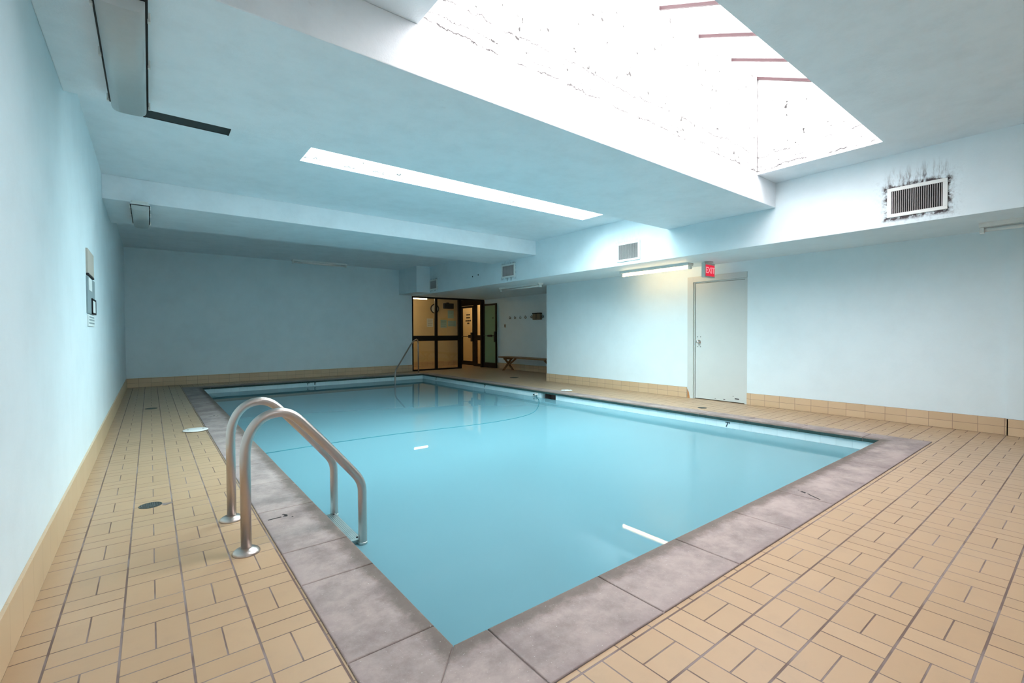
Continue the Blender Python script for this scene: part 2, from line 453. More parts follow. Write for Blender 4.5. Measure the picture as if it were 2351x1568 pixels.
# ------------------------------------------------------------------ walls
T = .15
struct('wall_left', obox(XL - T, XL, YB - T, YF + T, -.1, ZC + .1), 'wall_paint')
struct('wall_far', obox(XL - T, 6.26, YF, YF + T, -.1, ZC + .1), 'wall_paint')
struct('wall_back', obox(XL - T, XA + T, YB - T, YB, -.1, ZC + .1), 'wall_paint')
DY0, DY1, DZ = 3.50, 4.46, 2.045         # door opening in the right wall
bm = BM()
bx(bm, XR, XR + T, YB, DY0, -.1, ZS)
bx(bm, XR, XR + T, DY1, YC, -.1, ZS)
bx(bm, XR, XR + T, DY0, DY1, DZ, ZS)
bx(bm, XR + T - .01, XR + T + .03, DY0 - .05, DY1 + .05, -.1, DZ + .05)
bx(bm, XR + T, XA + T, YC - T, YC, -.1, ZS)       # return wall of the bench alcove
struct('wall_right', bm, 'right_paint')
struct('wall_right', obox(XA, XA + T, YC, YF + .02, -.1, ZS), 'right_paint', 'teal-shaded alcove wall behind the bench', 'wall')
struct('trim_1', obox(XR - .035, XR + .01, YB, .667, 0, ZS), 'right_paint', 'shallow pilaster at the right end of the door wall', 'pilaster')

# ceiling with beams, bulkhead and light wells
bm = BM(); zt = ZC + .03
yprev = YB
for (x0, x1, y0, y1) in sorted(SK, key=lambda q: q[2]):
    bx(bm, XL, XB, yprev, y0, ZC, zt)
    bx(bm, XL, x0, y0, y1, ZC, zt); bx(bm, x1, XB, y0, y1, ZC, zt); yprev = y1
bx(bm, XL, XB, yprev, YF, ZC, zt)
ce = struct('ceiling', bm, 'ceiling_paint', 'painted concrete ceiling with two skylight openings', 'ceiling')
obj('ceiling_beam', obox(XL, XB, 2.60, 4.15, 2.72, ZC, .006), 'ceiling_paint', ce)
obj('ceiling_beam', obox(XL, XB, 7.23, 8.74, 2.745, ZC, .006), 'ceiling_paint', ce)
obj('bulkhead', obox(XB, XA + T, YB, YF, ZS, zt, .004), 'bulkhead_paint', ce, 'long dropped bulkhead carrying the vent grilles')
obj('bulkhead', obox(5.85, XB, 11.80, YF, 2.30, ZC), 'bulkhead_paint', ce, 'short boxed step of the bulkhead at the far wall')
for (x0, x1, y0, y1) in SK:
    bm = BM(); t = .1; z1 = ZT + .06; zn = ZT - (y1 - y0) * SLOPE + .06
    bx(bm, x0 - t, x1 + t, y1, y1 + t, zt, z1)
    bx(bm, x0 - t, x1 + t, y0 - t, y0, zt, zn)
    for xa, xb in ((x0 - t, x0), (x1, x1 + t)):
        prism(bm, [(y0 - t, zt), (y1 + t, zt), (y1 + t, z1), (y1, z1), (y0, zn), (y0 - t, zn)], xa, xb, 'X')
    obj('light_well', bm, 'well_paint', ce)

# skylight glazing: low-pitched run of domed panes between mauve bars
for si, (x0, x1, y0, y1) in enumerate(SK):
    w = sroot('window_%d' % (1, 2, 4)[si], ((x0 + x1) / 2, (y0 + y1) / 2, ZT), ['sloping skylight over the near end with milky panes and mauve bars', 'skylight behind the deep ceiling beam', 'added unseen skylight behind the camera that brightens the near deck'][si], 'skylight')
    n = 7; xs = [x0 + .01 + (x1 - x0 - .02) * k / n for k in range(n + 1)]
    if si == 0: xs = [1.78, 2.45, 3.12, 3.794, 4.467, 5.14, 5.75]
    zf = lambda y: ZT - (y1 - y) * SLOPE
    for k, x in enumerate(xs):
        bm = BM(); prism(bm, [(y0, zf(y0) - .03), (y1, zf(y1) - .03), (y1, zf(y1) + .02), (y0, zf(y0) + .02)], x - .011, x + .011, 'X')
        obj('glazing_bar', bm, 'mauve_bar', w)
    ed = [x0] + xs if xs[0] > x0 + .1 else xs
    for xa, xb in zip(ed, ed[1:]):
        bm = BM(); K = 8; rows = []
        for q in range(K + 1):
            t = q / K; x = xa + .008 + (xb - xa - .016) * t; dz = .045 * 4 * t * (1 - t)
            rows.append([bm.verts.new((x, y, zf(y) + dz)) for y in (y0, (y0 + y1) / 2, y1)])
        for a, c in zip(rows, rows[1:]):
            for q in range(2):
                f = bm.faces.new((a[q], a[q + 1], c[q + 1], c[q])); f.smooth = True
        obj('pane', bm, 'cyan_pane' if si == 1 else 'skylight_pane', w)

# baseboards
HB = .185
struct('baseboard_left', obox(XL, XL + .014, YB, YF, 0, .20, .002), 'base_left')
struct('baseboard_far', obox(XL, 6.26, YF - .014, YF, 0, .20, .002), 'base_x')
bm = BM(); bx(bm, XR - .014, XR, .667, DY0 - .005, 0, HB, .002); bx(bm, XR - .049, XR - .035, YB, .667, 0, HB, .002); bx(bm, XR - .049, XR - .014, .655, .667, 0, HB)
struct('baseboard_right', bm, 'base_y', 'tiled skirting right of the grey door', 'skirting')
struct('baseboard_right', obox(XR - .014, XR, DY1 + .075, YC, 0, HB, .002), 'base_y', 'tiled skirting left of the grey door', 'skirting')
struct('baseboard_alcove', obox(XA - .014, XA, YC, YF - .02, 0, HB, .002), 'base_y')

# ------------------------------------------------------------------ pool
pool = thing('swimming_pool', 'rectangular indoor swimming pool with grey-mauve stone coping', 'pool', ((PX0 + PX1) / 2, (PY0 + PY1) / 2, 0))
ins = .022; BX0, BX1, BY0, BY1 = PX0 - ins, PX1 + ins, PY0 - ins, PY1 + ins
ZB, ZD = -1.15, -2.5; SKM = (6.43, 6.84, -.19, -.035)
bm = BM()
prism(bm, [(BY0 - .1, ZD - .2), (BY1 + .1, ZD - .2), (BY1 + .1, ZD), (9.2, ZD), (6.95, ZB), (BY0 - .1, ZB)], BX0 - .1, BX1 + .1, 'X')
bx(bm, BX0 - .1, BX0, BY0 - .1, BY1 + .1, ZD, -.30)
bx(bm, BX1, BX1 + .1, BY0 - .1, BY1 + .1, ZD, -.30)
bx(bm, BX0, BX1, BY0 - .1, BY0, ZB, -.30); bx(bm, BX0, BX1, BY1, BY1 + .1, ZD, -.30)
obj('basin', bm, 'pool_plaster', pool)
bm = BM()
bx(bm, BX0 - .1, BX0, BY0 - .1, BY1 + .1, -.30, -.03, 0, 0)
bx(bm, BX1, BX1 + .1, BY0 - .1, SKM[0], -.30, -.03, 0, 0); bx(bm, BX1, BX1 + .1, SKM[1], BY1 + .1, -.30, -.03, 0, 0)
bx(bm, BX1, BX1 + .1, SKM[0], SKM[1], -.30, SKM[2], 0, 0); bx(bm, BX1, BX1 + .1, SKM[0], SKM[1], SKM[3], -.03, 0, 0)
bx(bm, BX0, BX1, BY0 - .1, BY0, -.30, -.03, 0, 1); bx(bm, BX0, BX1, BY1, BY1 + .1, -.30, -.03, 0, 1)
obj('waterline_tile_band', bm, ['band_y', 'band_x'], pool)
bm = BM(); t = .012
bx(bm, BX1 + .1, BX1 + .25, SKM[0] - t, SKM[0], SKM[2] - t, SKM[3] + t); bx(bm, BX1 + .1, BX1 + .25, SKM[1], SKM[1] + t, SKM[2] - t, SKM[3] + t)
bx(bm, BX1 + .1, BX1 + .25, SKM[0], SKM[1], SKM[2] - t, SKM[2]); bx(bm, BX1 + .1, BX1 + .25, SKM[0], SKM[1], SKM[3], SKM[3] + t)
bx(bm, BX1 + .25, BX1 + .26, SKM[0] - t, SKM[1] + t, SKM[2] - t, SKM[3] + t)
obj('skimmer_throat', bm, 'drain_light', pool, 'dark square skimmer mouth in the tile band')
# coping slabs
def slab(bm, poly):
    """poly ccw in xy, top .008, bottom -.035, eased edges"""
    nb = BM(); prism(nb, poly, -.034, .008, 'Z')
    bmesh.ops.recalc_face_normals(nb, faces=nb.faces[:])
    tops = [e for e in nb.edges if all(v.co.z > 0 for v in e.verts)]
    bmesh.ops.bevel(nb, geom=tops, offset=.006, segments=3, affect='EDGES', profile=.5)
    merge(bm, nb)
bm = BM(); j = .0022
ysL = [1.605, 2.235, 2.62, 3.31, 3.95]
while ysL[-1] < PY1 - .9: ysL.append(ysL[-1] + .645)
ysL.append(PY1 - .15)
ysR = [PY0 + .15 + (PY1 - PY0 - .3) * k / 16 for k in range(17)]
xsN = [1.01, 1.64, 2.275, 2.91, 3.55, 4.2, 4.84, 5.48, PX1 - .12]
xsF = [PX0 + .15 + (PX1 - PX0 - .3) * k / 8 for k in range(9)]
for a, c in zip(ysL, ysL[1:]): slab(bm, [(XO0, a + j), (PX0, a + j), (PX0, c - j), (XO0, c - j)])
for a, c in zip(ysR, ysR[1:]): slab(bm, [(PX1, a + j), (XO1, a + j), (XO1, c - j), (PX1, c - j)])
for a, c in zip(xsN, xsN[1:]): slab(bm, [(a + j, YO0), (c - j, YO0), (c - j, PY0), (a + j, PY0)])
for a, c in zip(xsF, xsF[1:]): slab(bm, [(a + j, PY1), (c - j, PY1), (c - j, YO1), (a + j, YO1)])
q = .0016
def corner(px, py, ox, oy, jx, jy):
    """two mitred slabs meeting on the diagonal"""
    slab(bm, [(px, py), (jx, py), (jx, oy), (ox, oy)] if True else 0)
    slab(bm, [(px, py), (ox, oy), (ox, jy), (px, jy)])
def corner2(px, py, ox, oy, jx, jy):
    sx = 1 if ox < px else -1; sy = 1 if oy < py else -1
    slab(bm, [(px + sx * q, py), (jx - sx * j, py), (jx - sx * j, oy), (ox + sx * q, oy)])
    slab(bm, [(px, py + sy * q), (ox, oy + sy * q), (ox, jy - sy * j), (px, jy - sy * j)])
corner2(PX0, PY0, XO0, YO0, 1.01, 1.605)
corner2(PX1, PY0, XO1, YO0, PX1 - .12, PY0 + .15)
corner2(PX0, PY1, XO0, YO1, PX0 + .15, PY1 - .15)
corner2(PX1, PY1, XO1, YO1, PX1 - .15, PY1 - .15)
obj('coping', bm, 'coping_stone', pool)
bm = BM()   # mortar bed seen in the joints
bx(bm, XO0 + .004, PX0 - .004, YO0 + .004, YO1 - .004, -.03, .003); bx(bm, PX1 + .004, XO1 - .004, YO0 + .004, YO1 - .004, -.03, .003)
bx(bm, PX0 - .004, PX1 + .004, YO0 + .004, PY0 - .004, -.03, .003); bx(bm, PX0 - .004, PX1 + .004, PY1 + .004, YO1 - .004, -.03, .003)
obj('mortar_bed', bm, 'drain_light', pool)
# worn black depth marks painted on the coping
def mark(polys, name='depth_mark'):
    bm = BM()
    for p in polys: prism(bm, p, .0078, .0090, 'Z')
    split_obj(name, bm, 'ink', pool, 'worn black painted depth mark')
def stroke(a, c, w):
    a, c = Vector(a), Vector(c); d = (c - a).normalized(); n = Vector((-d.y, d.x)) * w / 2
    return [tuple(a - n), tuple(c - n), tuple(c + n), tuple(a + n)]
mark([stroke((.553, 3.150), (.629, 3.156), .010), [(.638, 3.160), (.655, 3.146), (.664, 3.150), (.668, 3.172), (.650, 3.200), (.640, 3.196), (.652, 3.178), (.648, 3.166)], stroke((.682, 3.120), (.690, 3.121), .010)])
mark([stroke((3.576, 1.186), (3.622, 1.262), .009), stroke((3.622, 1.262), (3.640, 1.284), .008), [(3.632, 1.298), (3.652, 1.300), (3.668, 1.330), (3.648, 1.334)], stroke((3.668, 1.352), (3.674, 1.358), .010)])
mark([stroke((.62, 7.62), (.66, 7.63), .010), stroke((.68, 7.66), (.70, 7.70), .012), stroke((.715, 7.62), (.735, 7.64), .010)])
def tilemark(txt, org, right, size):
    bm = text_mesh(txt, size, frame_mat(org, right, (0, 0, 1)), .001, .0015)
    obj('depth_number', bm, 'tile_ink', pool, 'small black depth figure on the tile band')
tilemark("7'", (BX1 - .002, 3.10, -.088), (0, -1, 0), .095)
tilemark("7'", (BX1 - .002, 8.80, -.075), (0, -1, 0), .10)
tilemark("5'", (BX1 - .002, 11.1, -.075), (0, -1, 0), .09)
tilemark("Y'", (3.00, BY1 - .002, -.072), (1, 0, 0), .09)
tilemark("E", (3.16, BY1 - .002, -.072), (1, 0, 0), .09)

e_ = .003
bm = BM(); prism(bm, [(BY0 + e_, ZB + e_), (6.95, ZB + e_), (9.2, ZD + e_), (BY1 - e_, ZD + e_), (BY1 - e_, ZW), (BY0 + e_, ZW)], BX0 + e_, BX1 - e_, 'X')
wt = obj('pool_water', bm, 'water')
tag(wt, 'still turquoise water filling the swimming pool', 'water')

# unclear dark line built as a rope on the water, with white wall anchor
an = thing('rope_anchor', 'small white eye fitting on the pool wall where the dark line ends', 'anchor', (BX1, 6.98, -.075))
bm = BM(); lathe(bm, [(.045, 0), (.045, -.008), (.030, -.016)], (BX1, 6.98, -.070), 24, 'X'); obj('wall_plate', bm, 'white_plastic', an)
bm = BM(); tube(bm, [(BX1 - .02 - .022 * math.sin(t), 6.98 + .03 * math.cos(t), -.075 - 0 * t) for t in [math.pi * k / 10 for k in range(11)]], .008, 10); obj('eye_ring', bm, 'white_plastic', an)
bm = BM(); bx(bm, BX1 - .03, BX1 - .012, 7.03, 7.06, -.10, -.075, .003); obj('hook', bm, 'black_rubber', an)
bm = BM()
zr = ZW + .001
rp = [(6.045, 6.965, -.085), (6.03, 6.95, zr), (5.84, 6.66, zr), (5.50, 6.27, zr), (5.15, 5.91, zr), (4.83, 5.63, zr), (4.44, 5.455, zr), (4.0, 5.39, zr), (3.61, 5.385, zr), (3.0, 5.46, zr), (2.39, 5.54, zr), (1.65, 5.555, zr), (.86, 5.51, zr)]
def smooth(p):
    q = [p[0]]
    for a, c in zip(p, p[1:]): q += [tuple(.75 * u + .25 * v for u, v in zip(a, c)), tuple(.25 * u + .75 * v for u, v in zip(a, c))]
    return q + [p[-1]]
tube(bm, smooth(smooth(smooth(rp))), .0065, 10)
tag(obj('dark_line', bm, 'rope_dark'), 'thin dark line across the pool water from the white wall fitting', 'rope')

# ------------------------------------------------------------------ ladder
lad = thing('pool_ladder', 'stainless steel pool ladder with two curved handrails by the near left coping', 'ladder', (.385, 3.05, 0))
for yy in (2.773, 3.327):
    pts = bez([(.383, yy, .0), (.383, yy, .800), (.648, yy, .760), (1.003, yy, .268), (1.003, yy, -1.0)], [.30, .13, .10], 14)
    pts = [(.383, yy, 0), (.383, yy, .50)]
    # arch: quarter-ish curve up to the crown, then over onto the 45-degree run
    c = [(.383, .50), (.383, .66), (.44, .735), (.55, .735), (.63, .735), (.68, .65)]
    def cub(p0, p1, p2, p3, n=12):
        return [tuple(((1 - t) ** 3 * a + 3 * (1 - t) ** 2 * t * b_ + 3 * (1 - t) * t * t * c_ + t ** 3 * d_) for a, b_, c_, d_ in zip(p0, p1, p2, p3)) for t in [k / n for k in range(1, n + 1)]]
    arch = cub((.383, .50), (.383, .64), (.45, .722), (.545, .722)) + cub((.545, .722), (.615, .722), (.655, .665), (.700, .615))
    run = cub((.700, .615), (.78, .525), (.88, .405), (.945, .325), 6) + cub((.945, .325), (.985, .277), (1.003, .245), (1.003, .185), 10) + [(1.003, .05), (1.003, -.15), (1.003, -.5), (1.003, -1.0)]
    pts += [(x, yy, z) for x, z in arch + run]
    bm = BM(); tube(bm, pts, .0255, 28)
    r = obj('handrail', bm, 'steel', lad)
    bm = BM(); lathe(bm, [(.066, 0), (.066, .004), (.062, .012), (.050, .021), (.036, .027), (.0262, .030)], (.383, yy, 0), 40); obj('flange', bm, 'steel', lad)
    bm = BM(); lathe(bm, [(.0262, -.006), (.0285, -.003), (.0285, .012), (.0262, .015)], (1.003, yy, -.128), 28); obj('collar', bm, 'steel_dull', lad)
for z in (-.118, -.39, -.66):
    bm = BM(); nb = BM()
    prism(nb, [(.885, z - .018), (.885, z + .008), (.897, z + .014), (1.000, z + .014), (1.010, z + .006), (1.010, z - .018)], 2.790, 3.310, 'Y')
    bmesh.ops.recalc_face_normals(nb, faces=nb.faces[:]); merge(bm, nb)
    for k in range(9): bx(bm, .90 + .0115 * k, .904 + .0115 * k, 2.82, 3.28, z + .0135, z + .0155)
    t_ = obj('tread', bm, 'steel_dull', lad)
    bm = BM()
    for yy in (2.80, 3.30): lathe(bm, [(.006, 0), (.006, .006)], (.985, yy + (.02 if yy < 3 else -.02), z + .014), 10)
    split_obj('bolt', bm, 'black_rubber', t_)

# single handrail at the far corner of the pool
hr = thing('stair_handrail', 'slim bent steel handrail dropping into the far corner of the pool', 'handrail', (6.028, 12.074, 0))
P3 = [(6.028, 12.074, .0), (6.017, 12.064, .76), (5.90, 11.965, .95), (5.72, 11.812, .92), (5.243, 11.401, .505), (4.886, 11.095, .195), (4.868, 11.08, -.9)]
bm = BM(); tube(bm, bez([P3[0], (6.015, 12.063, 1.03), (5.70, 11.79, .90), (4.890, 11.098, .195), P3[-1]], [.22, .14, .12], 10), .019, 16); obj('rail', bm, 'steel', hr)
bm = BM(); lathe(bm, [(.05, .008), (.05, .012), (.03, .028), (.02, .03)], (6.028, 12.074, 0), 24); obj('flange', bm, 'steel', hr)

# ------------------------------------------------------------------ lids and floor drains
def lid(x, y, r, label):
    t = thing('skimmer_lid', label, 'lid', (x, y, .0), 'skimmer lids beside the pool')
    bm = BM(); lathe(bm, [(r, .006), (r, .012), (r - .006, .016), (.02, .018), (.001, .018)], (x, y, 0), 48); obj('cover', bm, 'white_plastic', t)
    bm = BM(); lathe(bm, [(.012, .018), (.012, .0195), (.001, .0195)], (x + r * .6, y, 0), 12); lathe(bm, [(.012, .018), (.012, .0195), (.001, .0195)], (x - r * .6, y, 0), 12)
    split_obj('finger_hole', bm, 'drain_light', t)
lid(.412, 6.68, .128, 'round white lid in the left deck between wall and coping')
lid(6.49, 6.57, .115, 'round white lid on the deck beside the skimmer mouth, towards the door')
def drain(x, y, r, label):
    t = thing('floor_drain', label, 'drain', (x, y, 0), 'round drains in the tiled deck')
    bm = BM(); lathe(bm, [(r + .006, .0), (r + .006, .002), (r, .003), (r, .001), (.001, .001)], (x, y, 0), 40); obj('rim', bm, 'drain_iron', t)
    bm = BM()
    for k in range(-4, 5):
        h = math.sqrt(max(0, (r * .92) ** 2 - (k * r / 5) ** 2)); bx(bm, x + k * r / 5 - r * .06, x + k * r / 5 + r * .06, y - h, y + h, .001, .0032)
    obj('grate', bm, 'drain_iron', t)
drain(-.015, 3.945, .058, 'dark floor drain on the left deck nearest the camera, left of the ladder')
drain(-.004, 9.11, .075, 'dark floor drain far down the left deck')
drain(6.60, 3.77, .060, 'small floor drain on the deck before the grey door')
drain(7.37, 9.37, .11, 'floor drain on the deck by the bench alcove')
bm = BM(); prism(bm, [(.048, 3.90), (.065, 3.885), (.108, 3.912), (.104, 3.93), (.07, 3.925), (.05, 3.94)], .0004, .0022, 'Z')
tag(obj('chipped_tile', bm, 'drain_light'), 'small dark chipped patch of tile right beside the near floor drain', 'tile patch')

# ------------------------------------------------------------------ grey exit door
d1 = sroot('door_1', (XR, 4.0, 0), 'plain grey painted exit door in the right wall', 'door')
bm = BM()
for (a, c) in ((DY1 - .045, DY1 + .062),):
    bx(bm, XR - .016, XR + .07, a, c, 0, DZ + .06, .003)
bx(bm, XR - .016, XR + .07, DY0 - .004, DY1 - .045, DZ - .035, DZ + .06, .003)
bx(bm, XR - .002, XR + .07, DY0 - .004, DY0 + .035, 0, DZ - .035, .003)
bx(bm, XR + .012, XR + .07, DY1 - .062, DY1 - .045, 0, DZ - .035, .002)
bx(bm, XR + .012, XR + .07, DY0 + .035, DY1 - .062, DZ - .052, DZ - .035, .002)
obj('door_frame', bm, 'door_paint', d1)
lf = obj('door_leaf', obox(XR + .022, XR + .062, DY0 + .038, DY1 - .070, .012, DZ - .058, .002), 'door_paint', d1)
kn = BM(); ky = DY1 - .135; lathe(kn, [(.034, 0), (.034, -.004), (.014, -.008), (.012, -.030), (.022, -.038), (.026, -.050), (.020, -.060), (.001, -.062)], (XR + .022, ky, .985), 24, 'X'); obj('door_knob', kn, 'chrome', lf)
bm = BM()
for dy, dz in ((-.03, .085), (.025, .085), (-.03, -.085), (.025, -.085)): lathe(bm, [(.007, 0), (.007, -.002)], (XR + .022, ky + dy, .985 + dz), 10, 'X')
split_obj('screw_hole', bm, 'black_rubber', lf)
bm = BM()
for (a, c, z0, z1) in ((3.63, 3.70, .060, .075), (3.72, 3.735, .10, .108), (3.86, 3.89, .035, .045), (4.02, 4.04, .03, .036)): bx(bm, XR + .0205, XR + .0225, a, c, z0, z1)
split_obj('scuff_mark', bm, 'ink', lf)
bm = BM(); prism(bm, [(DY1 + .062, .0), (DY1 + .012, .0), (DY1 + .03, .10), (DY1 + .062, .165)], XR - .0175, XR - .0155, 'X')
obj('rust_patch', bm, 'rust', d1)

# ------------------------------------------------------------------ glazed screen to the hall
s = sroot('window_3', (7.6, YF, 0), 'dark framed glazed screen to the lit hall', 'glazed screen')
SX0, SX1 = 6.265, 8.90; yb, yf = YF + .045, YF - .012
bm = BM()
bx(bm, SX0, SX1, yf, yb, ZS - .045, ZS); bx(bm, SX0, 7.99, yf, yb, 0, .045)
bx(bm, SX0, SX0 + .035, yf, yb, .045, ZS - .045)
bx(bm, 7.045, 7.130, yf, yb, .045, ZS - .045); bx(bm, 7.885, 8.00, yf - .01, yb, 0, ZS - .045)
bx(bm, SX0 + .035, 7.045, yf, yb, .915, 1.075); bx(bm, 7.130, 7.885, yf, yb, .915, 1.075)
bx(bm, 8.775, SX1, yf - .01, yb, 0, ZS - .045)
obj('screen_frame', bm, 'bronze', s)
for (a, c) in ((SX0 + .035, 7.045), (7.130, 7.885)):
    for z0, z1 in ((.045, .915), (1.075, ZS - .045)):
        obj('pane', obox(a, c, YF + .012, YF + .018, z0, z1), 'hall_glass', s)
# open leaf swung back against the alcove wall
d2 = sroot('door_2', (8.86, 12.93, 0), 'open glazed door leaf folded back beside the bench', 'door')
LX0, LX1 = 8.852, 8.892; ly0, ly1 = 12.19, 12.93
bm = BM()
bx(bm, LX0, LX1, ly0, ly0 + .055, .012, 2.12, .002); bx(bm, LX0, LX1, ly1 - .07, ly1, .012, 2.12, .002)
bx(bm, LX0, LX1, ly0 + .055, ly1 - .07, .012, .17); bx(bm, LX0, LX1, ly0 + .055, ly1 - .07, 2.06, 2.12)
obj('leaf_frame', bm, 'black_metal', d2)
obj('pane', obox(8.869, 8.875, ly0 + .055, ly1 - .07, .17, 2.06), 'door_glass', d2)
bm = BM(); tube(bm, [(8.83, ly1 - .05, 1.06), (8.83, ly0 + .03, 1.07)], .010, 10); bx(bm, 8.80, 8.85, ly0 + .20, ly0 + .44, 1.025, 1.095, .02); obj('panic_bar', bm, 'black_rubber', d2)
bm = BM(); bx(bm, 8.79, 8.852, ly0 - .02, ly0 + .05, .86, 1.20, .01); obj('lock_case', bm, 'black_rubber', d2)
bm = BM(); bx(bm, 8.8665, 8.8685, 12.35, 12.42, 1.63, 1.66); obj('sticker', bm, 'ink', d2)
# glazed side of the lobby seen through the doorway
d3 = sroot('door_3', (8.93, 14.0, 0), 'inner glazed lobby door with black lettering seen through the doorway', 'door')
VX0, VX1 = 8.91, 8.955
bm = BM()
bx(bm, VX0, VX1, 12.99, YH, 2.12, 2.335); bx(bm, VX0, VX1, 13.42, 13.62, 0, 2.12)
bx(bm, VX0, VX1, 12.99, 13.05, 0, 2.12); bx(bm, VX0, VX1, 13.05, 13.42, .90, 1.075); bx(bm, VX0, VX1, 13.05, 13.42, 0, .10)
bx(bm, VX0, VX1, YH - .16, YH, 0, 2.12)
obj('lobby_frame', bm, 'bronze', d3)
bm = BM(); bx(bm, VX0 - .005, VX1, 13.62, 13.68, .02, 2.11); bx(bm, VX0 - .005, VX1, 14.36, YH - .16, .02, 2.11); bx(bm, VX0 - .005, VX1, 13.68, 14.36, .02, .16); bx(bm, VX0 - .005, VX1, 13.68, 14.36, 2.04, 2.11)
obj('leaf_frame', bm, 'black_metal', d3)
obj('pane', obox(VX0 + .02, VX0 + .026, 13.68, 14.36, .16, 2.04), 'hall_glass', d3)
obj('pane', obox(VX0 + .02, VX0 + .026, 13.05, 13.42, 1.075, 2.12), 'hall_glass', d3)
obj('pane', obox(VX0 + .02, VX0 + .026, 13.05, 13.42, .10, .90), 'hall_glass', d3)
bm = BM()      # four short lines of illegible black lettering
for zc, ws in ((1.80, (.07, .05, .06)), (1.70, (.06, .07, .06)), (1.59, (.07, .04, .08, .09)), (1.50, (.05, .07))):
    tot = sum(ws) + .02 * (len(ws) - 1); y = 13.98 + tot / 2
    for w_ in ws: bx(bm, VX0 + .016, VX0 + .02, y - w_, y, zc - .026, zc + .026); y -= w_ + .02
obj('lettering', bm, 'ink', d3, 'four lines of small black lettering')
bm = BM(); tube(bm, [(VX0 - .05, 13.70, 1.03), (VX0 - .05, 14.34, 1.03)], .010, 8); bx(bm, VX0 - .07, VX0, 13.66, 13.86, .98, 1.09, .02); bx(bm, VX0 - .06, VX0, 13.60, 13.72, .86, 1.17, .01); obj('panic_bar', bm, 'black_rubber', d3)

# the hall itself
bm = BM()
bx(bm, 5.3, 10.8, YH, YH + T, -.1, 2.6); bx(bm, 5.25, 5.4, YF + T, YH + T, -.1, 2.6); bx(bm, 10.7, 10.85, YF + .1, YH + T, -.1, 2.6); bx(bm, XA, 10.85, YF + .04, YF + T, -.1, 2.6)
struct('wall_hall', bm, 'hall_paint')
struct('ceiling', obox(5.25, 10.85, YF + .02, YH + T, 2.335, 2.52), 'hall_ceiling', 'low ceiling of the lit hall', 'ceiling')
struct('baseboard_hall', obox(5.4, 8.90, YH - .014, YH, 0, .16), 'base_x')
def tube_fixture(x0, x1, y0, y1, ztop, lit, label, grp, axis, mat=None):
    t = thing('fluorescent_light', label, 'lamp', ((x0 + x1) / 2, (y0 + y1) / 2, ztop), grp)
    cx, cy = (x0 + x1) / 2, (y0 + y1) / 2
    bm = BM()
    if axis == 'Y': prism(bm, [(x0, ztop), (x1, ztop), (x1 - .012, ztop - .042), (x0 + .012, ztop - .042)], y0, y1, 'Y')
    else: prism(bm, [(y0, ztop), (y1, ztop), (y1 - .012, ztop - .042), (y0 + .012, ztop - .042)], x0, x1, 'X')
    obj('housing', bm, 'white_enamel', t)
    bm = BM(); tm = mat or ('tube_lit' if lit else 'white_plastic'); zz = ztop - .066
    rr = .024 if lit else .020
    if axis == 'Y': tube(bm, [(cx, y0 + .035, zz), (cx, y1 - .035, zz)], rr, 16)
    else: tube(bm, [(x0 + .035, cy, zz), (x1 - .035, cy, zz)], rr, 16)
    obj('tube', bm, tm, t)
    for e in (0, 1):
        bm = BM()
        if axis == 'Y':
            ya = y0 if e == 0 else y1 - .035; bx(bm, cx - .032, cx + .032, ya, ya + .035, ztop - .098, ztop - .040, .004)
        else:
            xa = x0 if e == 0 else x1 - .035; bx(bm, xa, xa + .035, cy - .032, cy + .032, ztop - .098, ztop - .040, .004)
        obj('lamp_holder', bm, 'white_enamel', t)
    return t
tube_fixture(6.86, 7.02, 4.17, 5.56, ZS, True, 'lit fluorescent batten under the soffit left of the exit sign', None, 'Y')
tube_fixture(6.86, 7.02, 7.84, 9.32, ZS, False, 'unlit fluorescent batten under the soffit above the bench alcove', None, 'Y')
tube_fixture(6.84, 7.02, -.60, .84, ZS, False, 'unlit fluorescent batten cut by the right edge of the frame', None, 'Y')
tube_fixture(2.86, 4.22, 12.62, 12.76, ZC, False, 'unlit fluorescent batten on the ceiling along the far wall', None, 'X')
tube_fixture(5.60, 7.10, 13.48, 13.62, 2.335, True, 'lit tube lamp in the hall behind the glass screen', None, 'X', 'hall_tube_lit')
tube_fixture(9.30, 10.50, 13.70, 13.86, 2.335, True, 'added tube lamp brightening the lobby beyond the open doorway', None, 'X', 'hall_tube_lit')  # extra lamp added to light the lobby

